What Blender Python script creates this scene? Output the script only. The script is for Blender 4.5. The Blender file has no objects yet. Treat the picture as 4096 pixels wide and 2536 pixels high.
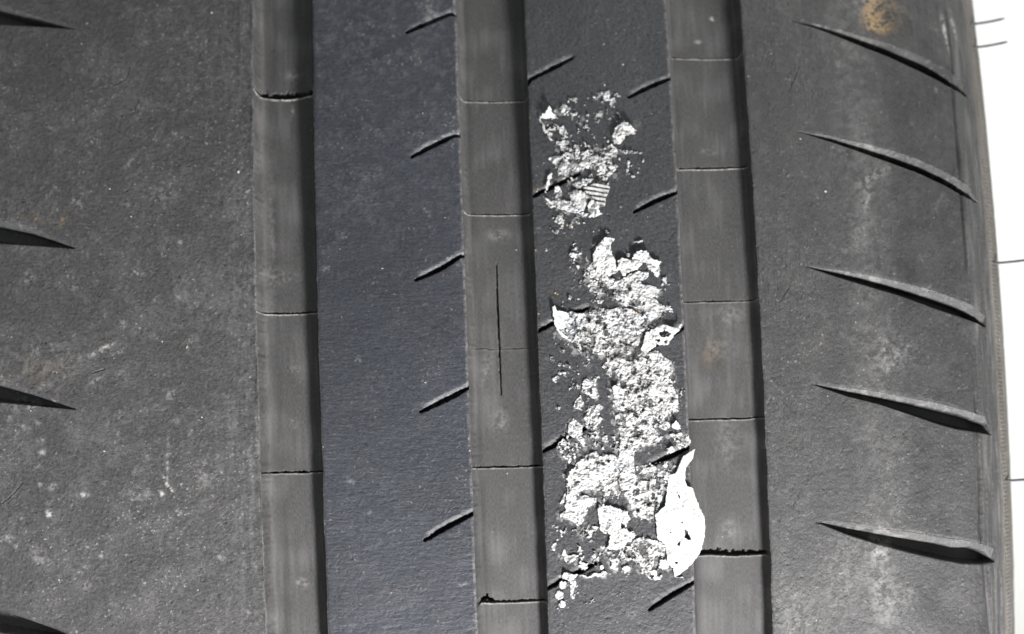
import bpy, math, random
import numpy as np
from mathutils import Euler, Vector

random.seed(7)
RNG = np.random.default_rng(11)
SC = bpy.context.scene

# ------------------------------------------------------------------ camera
R = 0.33                                   # outer radius of the tyre, its axle runs along X through (0,0,0)
CAM_LOC = np.array([0.0001, -0.7993, 0.3260])
CAM_ROT = (1.2377, 0.0285, -0.0254)
LENS = 85.0
cam_d = bpy.data.cameras.new('camera'); cam = bpy.data.objects.new('camera', cam_d)
SC.collection.objects.link(cam); SC.camera = cam
cam.location = CAM_LOC; cam.rotation_euler = CAM_ROT
cam_d.lens = LENS; cam_d.sensor_width = 36; cam_d.clip_start = 0.01; cam_d.clip_end = 50
cam_d.dof.use_dof = True; cam_d.dof.focus_distance = 0.525; cam_d.dof.aperture_fstop = 9.0

# ------------------------------------------------------------------ world, lamps, exposure
w = bpy.data.worlds.new('World'); SC.world = w; w.use_nodes = True
bg = w.node_tree.nodes['Background']
bg.inputs[0].default_value = (0.93, 0.97, 1.0, 1); bg.inputs[1].default_value = 0.35
SC.view_settings.view_transform = 'Standard'; SC.view_settings.look = 'None'
SC.view_settings.gamma = 1; SC.view_settings.exposure = 0.0; SC.view_settings.use_curve_mapping = False

def area_lamp(name, loc, target, size, power, col):
    d = bpy.data.lights.new(name, 'AREA'); d.shape = 'DISK'; d.size = size; d.energy = power; d.color = col
    o = bpy.data.objects.new(name, d); SC.collection.objects.link(o); o.location = loc
    o.rotation_euler = (Vector(target) - Vector(loc)).to_track_quat('-Z', 'Y').to_euler()
    return o
area_lamp('key_lamp', (0.255, -0.96, -0.27), (0, -0.32, 0.06), 0.12, 19.5, (1.0, 0.985, 0.985))
area_lamp('backdrop_lamp', (0.9, 0.2, 1.5), (0.4, 0.7, -0.3), 0.8, 22.0, (1.0, 1.0, 0.97))

# ------------------------------------------------------------------ node helpers
def new_mat(name):
    m = bpy.data.materials.new(name); m.use_nodes = True
    nt = m.node_tree; b = nt.nodes['Principled BSDF']
    return m, nt, b
def N(nt, t, **kw):
    n = nt.nodes.new(t)
    for k, v in kw.items(): setattr(n, k, v)
    return n
def noise_node(nt, vec, scale, detail=4, rough=.55):
    n = N(nt, 'ShaderNodeTexNoise'); n.inputs['Scale'].default_value = scale
    n.inputs['Detail'].default_value = detail; n.inputs['Roughness'].default_value = rough
    nt.links.new(vec, n.inputs['Vector']); return n
def ramp(nt, src, p0, p1, c0=(0,0,0,1), c1=(1,1,1,1)):
    r = N(nt, 'ShaderNodeValToRGB'); r.color_ramp.elements[0].position = p0; r.color_ramp.elements[1].position = p1
    r.color_ramp.elements[0].color = c0; r.color_ramp.elements[1].color = c1
    nt.links.new(src, r.inputs[0]); return r
def mix(nt, fac, a, b, mode='MIX'):
    m = N(nt, 'ShaderNodeMix', data_type='RGBA', blend_type=mode)
    for s, v in ((m.inputs[0], fac), (m.inputs[6], a), (m.inputs[7], b)):
        if isinstance(v, bpy.types.NodeSocket): nt.links.new(v, s)
        else: s.default_value = v
    return m.outputs[2]
def c4(r, g, b): return (r, g, b, 1)

def rubber(name, ca, cb, rough=.6, bump=.3, spec=.4, stretch=(1, 1, 1)):
    m, nt, b = new_mat(name)
    uv = N(nt, 'ShaderNodeAttribute', attribute_name='tread_uv')       # x across the tread, y round it, metres
    mp = N(nt, 'ShaderNodeMapping'); nt.links.new(uv.outputs['Vector'], mp.inputs[0]); mp.inputs['Scale'].default_value = stretch
    v = mp.outputs[0]
    n1 = noise_node(nt, v, 70, 6, .62); n2 = noise_node(nt, v, 1500, 5, .6); n3 = noise_node(nt, uv.outputs['Vector'], 4200, 2, .5)
    col = mix(nt, ramp(nt, n1.outputs[0], .25, .78).outputs[0], c4(*ca), c4(*cb))
    col = mix(nt, ramp(nt, n2.outputs[0], .35, .7, c4(.86, .86, .86), c4(1.14, 1.13, 1.12)).outputs[0], col, col, 'MIX')
    g = ramp(nt, n2.outputs[0], .34, .66, c4(.70, .70, .70), c4(1.3, 1.3, 1.3))
    col = mix(nt, 1.0, col, g.outputs[0], 'MULTIPLY')
    # tiny tinted grains (red, green, blue dust that sits in worn rubber)
    ng = noise_node(nt, uv.outputs['Vector'], 2600, 2, .6)
    tint = mix(nt, .35, c4(1, 1, 1), ng.outputs[1], 'OVERLAY')
    col = mix(nt, .22, col, mix(nt, 1.0, col, tint, 'MULTIPLY'))
    dust_and_lit = N(nt, 'ShaderNodeAttribute', attribute_name='dust_and_lit')
    col = mix(nt, dust_and_lit.outputs['Fac'], col, c4(.29, .285, .28))  # dust, plus painted light on the slit and wedge bevels
    och = N(nt, 'ShaderNodeAttribute', attribute_name='ochre')
    col = mix(nt, och.outputs['Fac'], col, c4(.36, .245, .115))
    dk = N(nt, 'ShaderNodeAttribute', attribute_name='darken')
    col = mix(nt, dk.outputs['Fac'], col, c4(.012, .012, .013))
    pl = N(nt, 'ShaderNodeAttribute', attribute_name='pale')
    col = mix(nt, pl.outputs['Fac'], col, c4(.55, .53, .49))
    nt.links.new(col, b.inputs['Base Color'])
    rr = ramp(nt, n2.outputs[0], .3, .7, c4(rough-.1,)*1 if False else (rough-.1, rough-.1, rough-.1, 1), (rough+.12, rough+.12, rough+.12, 1))
    nt.links.new(rr.outputs[0], b.inputs['Roughness']); b.inputs['Specular IOR Level'].default_value = spec
    bp = N(nt, 'ShaderNodeBump'); bp.inputs['Strength'].default_value = bump; bp.inputs['Distance'].default_value = .00012
    add = N(nt, 'ShaderNodeMath', operation='ADD'); nt.links.new(n2.outputs[0], add.inputs[0]); nt.links.new(n3.outputs[0], add.inputs[1])
    nt.links.new(add.outputs[0], bp.inputs['Height']); nt.links.new(bp.outputs[0], b.inputs['Normal'])
    return m

M_left = rubber('dusty_rubber', (.044, .0435, .0455), (.063, .0612, .0605), .54, .8)
M_blue = rubber('smooth_bluish_rubber', (.028, .0312, .0405), (.039, .042, .051), .50, .6, stretch=(1, 2.2, 1))
M_mid = rubber('worn_rubber', (.031, .032, .035), (.042, .0428, .0455), .54, .8)
M_right = rubber('shoulder_rubber', (.041, .041, .0415), (.061, .0595, .0585), .5, .75, stretch=(2.2, 1, 1))
M_groove = rubber('groove_rubber', (.055, .054, .0535), (.070, .0688, .0678), .62, .22, .3, stretch=(2.5, .8, 1))
M_side = rubber('sidewall_rubber', (.070, .065, .059), (.115, .104, .092), .6, .5, stretch=(3.5, .45, 1))

def paper_mat(name, base, stripes=None):
    m, nt, b = new_mat(name)
    tc = N(nt, 'ShaderNodeTexCoord')
    n1 = noise_node(nt, tc.outputs['Object'], 900, 5, .65); n2 = noise_node(nt, tc.outputs['Object'], 260, 3, .5)
    soil = N(nt, 'ShaderNodeAttribute', attribute_name='soil')
    col = mix(nt, ramp(nt, n1.outputs[0], .3, .62).outputs[0], c4(base[0]*.72, base[1]*.71, base[2]*.69), c4(*base))
    col = mix(nt, ramp(nt, n2.outputs[0], .60, .72, c4(0, 0, 0), c4(.55, .55, .55)).outputs[0], col, c4(.48, .52, .56))
    col = mix(nt, soil.outputs['Fac'], col, c4(.13, .127, .124))
    nt.links.new(col, b.inputs['Base Color']); b.inputs['Roughness'].default_value = .75
    b.inputs['Specular IOR Level'].default_value = .3
    bp = N(nt, 'ShaderNodeBump'); bp.inputs['Strength'].default_value = .5; bp.inputs['Distance'].default_value = .0001
    nt.links.new(n1.outputs[0], bp.inputs['Height']); nt.links.new(bp.outputs[0], b.inputs['Normal'])
    return m
M_paper = paper_mat('torn_white_paper', (.62, .62, .615))
M_crumb = paper_mat('shredded_paper', (.54, .54, .54))
def plain(name, col, rough=.7):
    m, nt, b = new_mat(name); tc = N(nt, 'ShaderNodeTexCoord'); n = noise_node(nt, tc.outputs['Object'], 400, 3)
    c = mix(nt, n.outputs[0], c4(*[x*.75 for x in col]), c4(*[min(1, x*1.15) for x in col]))
    nt.links.new(c, b.inputs['Base Color']); b.inputs['Roughness'].default_value = rough
    return m
M_hair = plain('hair_rubber', (.012, .018, .025), .5)
M_speck = plain('pale_dust', (.42, .40, .36)); M_tan = plain('tan_grit', (.50, .36, .18)); M_ink = plain('black_print', (.03, .03, .03))
M_crack = plain('loose_black_rubber', (.02, .02, .021))
M_wall = plain('white_backdrop_paint', (.86, .86, .84), .9)

# ------------------------------------------------------------------ object helpers
def link(o, parent=None):
    SC.collection.objects.link(o)
    if parent:
        o.parent = parent
        if parent.type == 'EMPTY': o.location = -parent.location
    return o
def props(o, label=None, cat=None, group=None, kind=None):
    for k, v in (('label', label), ('category', cat), ('group', group), ('kind', kind)):
        if v: o[k] = v
    return o
def np_mesh(name, V, F, mat, parent=None, attrs=None, smooth=True):
    """V (n,3), F (m,3|4) -> one mesh object."""
    me = bpy.data.meshes.new(name); n, (m, k) = len(V), F.shape
    me.vertices.add(n); me.vertices.foreach_set('co', V.astype(np.float32).ravel())
    me.loops.add(m*k); me.loops.foreach_set('vertex_index', F.astype(np.int32).ravel())
    me.polygons.add(m); me.polygons.foreach_set('loop_start', np.arange(0, m*k, k, dtype=np.int32))
    me.polygons.foreach_set('loop_total', np.full(m, k, np.int32))
    if smooth: me.polygons.foreach_set('use_smooth', np.ones(m, bool))
    for an, av in (attrs or {}).items():
        if av.ndim == 2:
            a = me.attributes.new(an, 'FLOAT_VECTOR', 'POINT'); a.data.foreach_set('vector', av.astype(np.float32).ravel())
        else:
            a = me.attributes.new(an, 'FLOAT', 'POINT'); a.data.foreach_set('value', av.astype(np.float32).ravel())
    me.materials.append(mat); me.update(calc_edges=True)
    return link(bpy.data.objects.new(name, me), parent)

# ------------------------------------------------------------------ noise in numpy (FFT filtered, tiling)
class Tex:
    """band-limited noise, `size` mm square tile, features `lx` mm across / `ly` mm round, unit std"""
    def __init__(s, seed, lx, ly=None, size=None, slope=0.0, n=512):
        ly = ly or lx; s.size = size or max(lx, ly)*40
        g = np.random.default_rng(seed); s.n = n
        f = np.fft.rfft2(g.standard_normal((n, n)))
        fy = np.fft.fftfreq(n, s.size/n)[:, None]; fx = np.fft.rfftfreq(n, s.size/n)[None]
        q = np.sqrt((fx*lx)**2 + (fy*ly)**2)
        filt = np.exp(-(q*1.2)**2) if not slope else (1/(1+(q*1.5)**slope))
        a = np.fft.irfft2(f*filt, s=(n, n)); a -= a.mean(); s.a = (a/a.std()).astype(np.float32)
        srt = np.sort(s.a.ravel()); s.srt = srt
    def __call__(s, x, y):
        n = s.n; fx = (x/s.size*n) % n; fy = (y/s.size*n) % n
        x0 = fx.astype(int); y0 = fy.astype(int); tx = fx-x0; ty = fy-y0; x0 %= n; y0 %= n; x1 = (x0+1) % n; y1 = (y0+1) % n
        a = s.a
        return (a[y0, x0]*(1-tx)+a[y0, x1]*tx)*(1-ty)+(a[y1, x0]*(1-tx)+a[y1, x1]*tx)*ty
    def rank(s, x, y):
        return np.searchsorted(s.srt, s(x, y))/s.srt.size

# ------------------------------------------------------------------ the tyre's cross-section and surface
def crown(u): return u*u/2.4
rp = [(u, crown(u)) for u in np.arange(-.128, .1085, .002)]
right = [(.111, .0056), (.1142, .0077), (.1168, .0097), (.1188, .0122), (.1201, .0158), (.1212, .021), (.1226, .03), (.1236, .045), (.1222, .065), (.116, .085), (.107, .101)]
left = [(-.1305, .0075), (-.1338, .0092), (-.1366, .0116), (-.1388, .0145), (-.1405, .019), (-.142, .027), (-.1432, .045), (-.142, .065), (-.136, .085), (-.128, .101)]
prof = np.array(left[::-1]+rp+right)
for _ in range(2):                                     # smooth the joints
    q = prof[:-1]*.75+prof[1:]*.25; r_ = prof[:-1]*.25+prof[1:]*.75
    prof = np.vstack([prof[:1], np.stack([q, r_], 1).reshape(-1, 2), prof[-1:]])
arc = np.concatenate([[0], np.cumsum(np.hypot(*np.diff(prof, axis=0).T))])
arc -= np.interp(0, prof[:, 0], arc)
tan_ = np.gradient(prof, arc, axis=0)
def surf(s, v, h=0.0):
    """s across (m), v round (m), h outward (m) -> world xyz"""
    u = np.interp(s, arc, prof[:, 0]); d = np.interp(s, arc, prof[:, 1])
    tu = np.interp(s, arc, tan_[:, 0]); td = np.interp(s, arc, tan_[:, 1])
    L = np.hypot(tu, td); nu = td/L; nr = tu/L           # outward normal in (u, radius)
    u = u+nu*h; r = R-d+nr*h; th = v/R
    return np.stack([u, -r*np.cos(th), r*np.sin(th)], -1)
CM = np.array(Euler(CAM_ROT).to_matrix()); FPX = LENS/36*4096
def project(P):
    q = (P-CAM_LOC)@CM
    return np.stack([2048+FPX*q[..., 0]/-q[..., 2], 1268-FPX*q[..., 1]/-q[..., 2]], -1)
def tread(pts, depth=0.0):
    """photo pixels -> (s, v) on the tyre in mm"""
    t = np.array(pts, float); s = (t[:, 0]-2048)/17570; v = .1-(t[:, 1]-1268)/17570*1.05
    for _ in range(12):
        e = 1e-5; p = project(surf(s, v, -depth)); ps = (project(surf(s+e, v, -depth))-p)/e; pv = (project(surf(s, v+e, -depth))-p)/e
        d = t-p; det = ps[:, 0]*pv[:, 1]-ps[:, 1]*pv[:, 0]
        s = s+np.clip((d[:, 0]*pv[:, 1]-d[:, 1]*pv[:, 0])/det, -.02, .02); v = v+np.clip((ps[:, 0]*d[:, 1]-ps[:, 1]*d[:, 0])/det, -.02, .02)
    return np.stack([s, v], 1)*1000
KD = 1.6773
def dd(pts): return [(a*KD, b*KD) for a, b in pts]
def zz(ox, oy, k, pts): return [(ox+k*a, oy+k*b) for a, b in pts]

# ------------------------------------------------------------------ grid (mm)
GR = [(-48.6, -35.0), (-2.1, 13.6), (46.1, 63.2)]       # three grooves
corners = tread([(0, 0), (4096, 0), (0, 2536), (3900, 2536), (2048, 0), (2048, 2536)])
V0, V1 = corners[:, 1].min()-1.5, corners[:, 1].max()+1.5
def seg(a, b, d): return np.linspace(a, b, max(2, int(round((b-a)/d))+1))[:-1]
S_MIN, S_MAX = arc[0]*1000, arc[-1]*1000
S_EDGE, S_SIL = 111.3, 117.6
cuts = [(S_MIN, -145, 3.), (-145, -108, .6)]; x = -108
for a, b in GR: cuts += [(x, a-.3, .17), (a-.3, a+.9, .06), (a+.9, b-.9, .2), (b-.9, b+.3, .06)]; x = b+.3
cuts += [(x, 125, .17), (125, S_MAX, 3.)]
S = np.unique(np.concatenate([seg(*c) for c in cuts]+[[S_MAX]]))
CIRC = 2*math.pi*R*1000
v_f = seg(V0, V1, .135)
Vv = np.concatenate([seg(V0-95, V0-45, 1.0), seg(V0-45, V0, .6), v_f, seg(V1, V1+45, .6), seg(V1+45, V1+105, 1.0), np.linspace(V1+105, V0-95+CIRC, 280)])
SS, VV = np.meshgrid(S, Vv); print('grid', SS.shape, 'v range', V0, V1)

# ------------------------------------------------------------------ feature geometry (all in mm on the tyre)
H = np.zeros_like(SS); DUST_AND_LIT = np.zeros_like(SS); OCH = np.zeros_like(SS); DARKEN = np.zeros_like(SS); PALE = np.zeros_like(SS)
LABEL = np.zeros(SS.shape, np.int16)                    # 0.. ribs/grooves; >=100 details
inview = (VV < V1+46) 
def win(x0, x1, y0, y1):
    i0, i1 = np.searchsorted(Vv, (y0, y1)); j0, j1 = np.searchsorted(S, (x0, x1))
    return slice(max(i0, 0), min(i1+1, len(Vv))), slice(max(j0, 0), min(j1+1, len(S)))
def sstep(a, b, x): t = np.clip((x-a)/(b-a), 0, 1); return t*t*(3-2*t)
t03 = Tex(1, .42, n=1024, size=80, slope=2.6); t05 = Tex(15, .9, n=1024, size=110, slope=2.4); t1 = Tex(2, 1.8, n=1024, size=130, slope=2.2); t5 = Tex(3, 7.); t20 = Tex(4, 25.); tS = Tex(5, .8, 9., size=150, n=1024); tH = Tex(6, 3.2, .5, size=110, n=1024)
tedge = Tex(8, .9); tedge2 = Tex(9, .35, size=40)

# ribs and grooves
DEPTH = 4.7
wander = lambda k: t5(np.full_like(Vv, k*7.3), Vv)*.06 + tedge(np.full_like(Vv, k*5.1), Vv)*.025
REG = np.zeros(len(S), int)
for gi, (a, b) in enumerate(GR):
    w1 = wander(gi)[:, None]*(1.0 if gi < 2 else .25); w2 = wander(gi+5)[:, None]
    x = SS-(a+w1); y = (b+w2)-SS
    wl, wr = (2.4, 2.2, 1.6)[gi], 1.5
    dl = np.where(x <= 0, 0, np.where(x < wl, 1-(1-np.clip(x/wl, 0, 1))**3.2, 1))
    dr = np.where(y <= 0, 0, np.where(y < wr, 1-(1-np.clip(y/wr, 0, 1))**4.5, 1))
    inside = (x > 0) & (y > 0)
    H -= DEPTH*dl*dr*inside
    # worn, slightly rounded rib edges
    for q in (-x, -y):
        H -= np.where((q > 0) & (q < .55), .16*(1-q/.55)**2, 0)
    DUST_AND_LIT += np.where((x < 0) & (x > -.55), .10+.10*np.clip(t1(SS, VV*2), -1, 2), 0)*(1 if gi != 0 else .6)
# region index per column: 0 left rib,1 g1,2 rib,3 g2,4 rib,5 g3,6 right shoulder,7 sidewall
bounds = [GR[0][0]-.2, GR[0][1]+.2, GR[1][0]-.2, GR[1][1]+.2, GR[2][0]-.2, GR[2][1]+.2, S_SIL]
bounds_v = S[np.clip(np.searchsorted(S, bounds), 0, len(S)-1)]
REGC = np.searchsorted(bounds_v, (S[:-1]+S[1:])/2)
rib = np.zeros(SS.shape, np.float32)
for a, b in ((-140, GR[0][0]), (GR[0][1], GR[1][0]), (GR[1][1], GR[2][0]), (GR[2][1], 112)):
    rib += ((SS > a) & (SS < b))
groove_m = (1-rib)*(SS < 112)*(SS > -130)

# surface relief
n03, n05, n1_, n5_, nS, nH = t03(SS, VV), t05(SS, VV), t1(SS, VV), t5(SS, VV), tS(SS, VV), tH(SS, VV)
lw = rib*(SS < -48); bw = rib*((SS > -35.5) & (SS < -2)); mw = rib*((SS > 13) & (SS < 47)); rw = rib*(SS > 63)
H += .009*n03*(lw*1.2+bw*.75+mw*1.5+rw*.9) + .011*n05*(lw+bw*.8+mw*1.3+rw) + .012*n1_*rib + .03*n5_*rib + .003*n03*groove_m + .012*nS*groove_m*.5
H += -.10*np.clip(n05*n03-2.2, 0, 1)*(lw+mw*1.2+bw*.5+rw*.8) + .09*np.clip(n05-2.3, 0, 1)*(lw+mw+bw*.5+rw)
H += .02*nH*bw*.5
# vertical wrinkles beside the right-hand groove
wr_ = rw*sstep(62, 64, SS)*(1-.8*sstep(76, 88, SS)); tW = Tex(21, .40, 8., size=90, n=1024)
H -= wr_*.11*np.clip(np.abs(tW(SS, VV))*-1+.28, 0, 1)*np.clip(.6+n5_*.8, 0, 1.6)*3
H += rw*sstep(95, 108, SS)*nS*.02

H += .16*np.exp(-((SS+48.75)/.13)**2)*np.clip(.6+t5(SS*0+5, VV*.6), 0, 1.2)*(LABEL < 100)
DARKEN += .5*np.exp(-((SS+49.2)/.25)**2)*np.clip(t5(SS*0+25, VV*.8), 0, 1)
# general dust
DUST_AND_LIT += rib*np.clip(.035*n1_+.025*n5_+.025, 0, .3)*(lw*1.1+rw*.7+mw*.25+bw*.35)
DUST_AND_LIT += np.clip((n05*.6+n03*.5)-1.45, 0, 1)*.30*(lw*1.2+rw*.8+mw*.4+bw*.35)
DUST_AND_LIT += np.clip(n03-1.6, 0, 1)*.7*(lw*1.2+rw*.6+mw*.45+bw*.6)*np.clip(.5+.5*n5_+.3*t20(SS, VV), 0, 1.5)
DARKEN += rib*np.clip(-n03-1.5, 0, 1)*.5+rib*np.clip(.10*t20(SS+50, VV*.6)+.06*n5_, 0, .3)
DARKEN += rw*.38*sstep(92, 98, SS)*np.clip(.8+.4*n5_, 0, 1.2)  # darker band towards the right shoulder's outer edge
DUST_AND_LIT += rw*.07*np.exp(-((SS-88-.6*n5_)/4)**2)*np.clip(1+.5*n1_, 0, 2)
DUST_AND_LIT += lw*sstep(-60, -50, SS)*np.clip(n05*.06+nS*.05+.03, 0, .3)
DUST_AND_LIT += groove_m*np.clip(n5_*.05+nS*.03+.02, 0, .2)

def seg_dist(X, Y, pts):
    """distance to a polyline, signed side (+ = above), and 0..1 along it"""
    best = np.full(X.shape, 1e9); side = np.zeros(X.shape); along = np.zeros(X.shape)
    pts = np.array(pts); L = np.hypot(*np.diff(pts, axis=0).T); tot = L.sum(); acc = 0
    for k in range(len(pts)-1):
        a, b = pts[k], pts[k+1]; d = b-a; t = np.clip(((X-a[0])*d[0]+(Y-a[1])*d[1])/(L[k]**2), 0, 1)
        ex = X-a[0]-t*d[0]; ey = Y-a[1]-t*d[1]; q = np.hypot(ex, ey); m = q < best
        cr = (d[0]*(Y-a[1])-d[1]*(X-a[0]))*np.sign(d[0]+1e-12)
        best = np.where(m, q, best); side = np.where(m, cr, side); along = np.where(m, (acc+t*L[k])/tot, along); acc += L[k]
    return best, np.sign(side), along

# --- sipes: narrow slits with a bevelled upper lip
SIPES = [(2, dd([(970,77),(1022,54),(1075,32),(1086,36)])), (2, dd([(983,373),(1000,364),(1040,343),(1085,323),(1098,325)])),
         (2, dd([(992,667),(1010,660),(1055,638),(1098,611),(1112,612)])), (2, dd([(1003,982),(1060,955),(1123,922)])), (2, dd([(1013,1288),(1065,1258),(1133,1222)])),
         (4, dd([(1257,201),(1266,188),(1310,166),(1364,139)])), (4, dd([(1269,470),(1290,457),(1330,440),(1380,415)])), (4, dd([(1283,790),(1315,772),(1350,758),(1400,735)])),
         (4, dd([(1293,1077),(1320,1064),(1350,1045),(1400,1020)])), (4, dd([(1305,1405),(1345,1383),(1420,1345)])),
         (4, dd([(1499,232),(1545,208),(1601,186)])), (4, dd([(1513,505),(1560,480),(1616,458)])), (4, dd([(1535,835),(1590,805),(1633,780)])), (4, dd([(1540,1115),(1590,1092),(1646,1066)])), (4, dd([(1549,1454),(1600,1422),(1653,1390)]))]
sip = [(r, tread(p)) for r, p in SIPES]
extra = []
for r, p in sip:                                        # the pattern goes on round the tyre above and below the view
    if p[:, 1].max() > V1-42: extra.append((r, p+[0, 41.]))
    if p[:, 1].min() < V0+30: extra.append((r, p-[0, 31.]))
lab = 100; lab_parent = {}
for r, p in sip+extra:
    W = win(p[:, 0].min()-1.6, p[:, 0].max()+1.6, p[:, 1].min()-1.6, p[:, 1].max()+1.6)
    X, Y = SS[W], VV[W]; Y2 = Y+n05[W]*.05
    d, sd, al = seg_dist(X, Y2, p)
    hw = .46*(.55+.45*np.sin(np.clip(al, .02, .98)*np.pi))+n03[W]*.02
    m_rib = rib[W]
    H[W] -= 4.0*sstep(hw+.10, hw-.04, d)*m_rib
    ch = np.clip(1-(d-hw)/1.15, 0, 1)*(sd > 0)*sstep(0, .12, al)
    H[W] -= .50*ch**1.7*m_rib; DUST_AND_LIT[W] += .26*ch**1.4*(.7+.3*n1_[W])*m_rib  # the bevel's lit look is painted in as a paler colour
    ch2 = np.clip(1-(d-hw)/.25, 0, 1)*(sd < 0); H[W] -= .10*ch2*m_rib
    inside = (d < hw+.16) & (m_rib > 0)
    L_ = LABEL[W]; L_[inside] = lab; LABEL[W] = L_; lab_parent[lab] = ('sipe', r); lab += 1

# --- shoulder grooves: curved wedges with a sloping upper wall
def sg(kx, top, div, bot): return [np.array(q, float) for q in (top, div, bot)]
SHG = [
 (6, [(3163,80),(3310,101),(3436,139),(3562,172),(3688,223),(3789,273),(3856,336),(3877,393)], [(3163,80),(3310,118),(3436,155),(3562,202),(3688,252),(3772,302),(3831,344),(3877,394)], [(3163,81),(3310,130),(3436,181),(3562,231),(3688,290),(3789,344),(3877,396)]),
 (6, [(3192,525),(3310,538),(3436,567),(3562,598),(3688,640),(3797,693),(3881,748),(3911,790),(3912,812)], [(3192,525),(3310,552),(3436,588),(3562,626),(3688,672),(3797,724),(3856,760),(3912,812)], [(3192,526),(3310,563),(3436,606),(3562,651),(3688,699),(3772,739),(3839,777),(3912,814)]),
 (6, [(3222,1065),(3352,1078),(3478,1100),(3604,1126),(3730,1158),(3839,1197),(3906,1228),(3938,1260),(3941,1306)], [(3222,1065),(3352,1092),(3478,1121),(3604,1158),(3730,1197),(3856,1243),(3915,1275),(3941,1307)], [(3222,1066),(3352,1109),(3478,1147),(3604,1184),(3730,1231),(3839,1268),(3941,1309)]),
 (6, [(3246,1535),(3393,1550),(3519,1567),(3644,1592),(3770,1615),(3853,1638),(3937,1663),(3961,1684),(3962,1736)], [(3246,1535),(3393,1567),(3519,1592),(3644,1617),(3770,1647),(3870,1673),(3950,1701),(3962,1738)], [(3246,1536),(3393,1586),(3519,1617),(3644,1659),(3753,1697),(3828,1718),(3912,1730),(3962,1740)]),
 (6, [(3263,2086),(3393,2099),(3519,2117),(3644,2128),(3770,2149),(3895,2167),(3974,2187),(3977,2246)], [(3263,2086),(3393,2117),(3519,2141),(3644,2164),(3753,2182),(3811,2197),(3878,2195),(3945,2212),(3977,2247)], [(3263,2087),(3393,2140),(3519,2180),(3644,2212),(3770,2241),(3853,2256),(3937,2258),(3977,2249)]),
 (0, [(-480,-150),(0,14),(151,63),(294,113)], [(-480,-120),(0,38),(126,76),(294,115)], [(-480,40),(0,99),(168,108),(298,116)]),
 (0, [(-480,745),(0,878),(126,903),(298,990)], [(-480,775),(0,903),(126,932),(306,994)], [(-480,915),(0,974),(168,985),(306,996)]),
 (0, [(-480,1370),(0,1517),(126,1563),(301,1634)], [(-480,1400),(0,1545),(126,1580),(306,1637)], [(-480,1545),(0,1609),(168,1626),(308,1639)]),
 (0, [(-480,2270),(0,2423),(167,2475),(310,2552)], [(-480,2300),(0,2448),(126,2492),(310,2556)], [(-480,2450),(0,2530),(168,2550),(312,2560)]),
]
shg = [(r, tread(a), tread(b), tread(c)) for r, a, b, c in SHG]
extra = []
for k, sh in ((0, 26.), (0, 53.), (0, 79.), (0, 105.), (4, -32.), (4, -60.), (4, -86.), (5, 36.), (5, 64.), (5, 95.), (8, -38.), (8, -70.)): r, a, b, c = shg[k]; extra.append((r, a+[0, sh], b+[0, sh], c+[0, sh]))
for r, a, b, c in shg+extra:
    x0 = max(a[:, 0].min(), b[:, 0].min()); x1 = a[:, 0].max()
    W = win(x0-.3, x1+.3, min(a[:, 1].min(), c[:, 1].min())-1, a[:, 1].max()+1)
    X, Y = SS[W], VV[W]
    def f(q): o = np.argsort(q[:, 0]); return np.interp(X, q[o, 0], q[o, 1])
    vt, vd, vb = f(a)+.05*n05[W], f(b), f(c); vd = np.minimum(vd, vt-.08); vb = np.minimum(vb, vd-.12)
    wdt = vt-vb; ok = (X > x0) & (X < x1)
    D = np.clip(.3+wdt*1.2, 0, 3.8)
    up = np.clip((vt-Y)/(vt-vd), 0, 1); lo = np.clip((Y-vb)/np.maximum(.30*(vd-vb), .12), 0, 1)
    lo = lo**.5
    dep = D*np.minimum(up*.30+.70*sstep(.86, 1.0, up), lo)*ok*(Y < vt)*(Y > vb)
    H[W] = np.minimum(H[W], -dep*1.0) if False else H[W]*(dep < .3)-dep+H[W]*(dep >= .3)*.4
    # eased edge just above and below
    H[W] -= .10*np.clip(1-(Y-vt)/.5, 0, 1)*(Y >= vt)*ok*np.clip(wdt, 0, 1)
    DUST_AND_LIT[W] += (up < 1)*(up > 0)*ok*(Y > vb)*np.clip(.06+.03*nH[W]+.03*n1_[W], 0, .3)*np.clip(wdt, 0, 1)*(1 if r == 6 else .35)  # lit upper wall: its brightness is partly painted into the colour
    inside = ok & (Y < vt) & (Y > vb) & (wdt > .05)
    L_ = LABEL[W]; L_[inside] = lab; LABEL[W] = L_; lab_parent[lab] = ('shoulder_groove', r); lab += 1

# --- cracks and mould seams across the groove floors: (region, points, half width, lip)
CR = [
 (1, [(603,208),(609,222),(622,229),(650,231),(690,231),(715,229),(733,224),(748,214)], .74, .16), (1, [(612,744),(630,747),(680,748),(742,747)], .13, .10), (1, [(628,1131),(680,1126),(720,1126),(757,1123)], .17, .06),
 (3, [(1089,231),(1103,241),(1150,242),(1225,241),(1256,230)], .07, .09), (3, [(1101,502),(1118,511),(1180,512),(1242,511),(1270,505)], .08, .09), (3, [(1113,834),(1160,831),(1165,834),(1220,832),(1284,830)], .035, .015), (3, [(1126,1118),(1150,1114),(1200,1113),(1240,1112),(1285,1110)], .12, .06),
 (3, [(1134,1446),(1146,1434),(1175,1435),(1230,1434),(1260,1432),(1298,1433)], .22, .08), (3, [(1140,1438),(1150,1428),(1162,1424),(1178,1433)], .50, .0),
 (5, [(1597,130),(1606,138),(1680,140),(1760,139),(1790,133)], .06, .09), (5, [(1612,399),(1650,402),(1720,401),(1765,399),(1790,397)], .17, .12), (5, [(1630,718),(1680,719),(1740,718),(1800,713)], .09, .05), (5, [(1640,1000),(1700,999),(1760,998),(1800,996),(1828,998)], .12, .07),
 (5, [(1668,1314),(1700,1317),(1760,1319),(1815,1317),(1832,1321)], .70, .07)]
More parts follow.
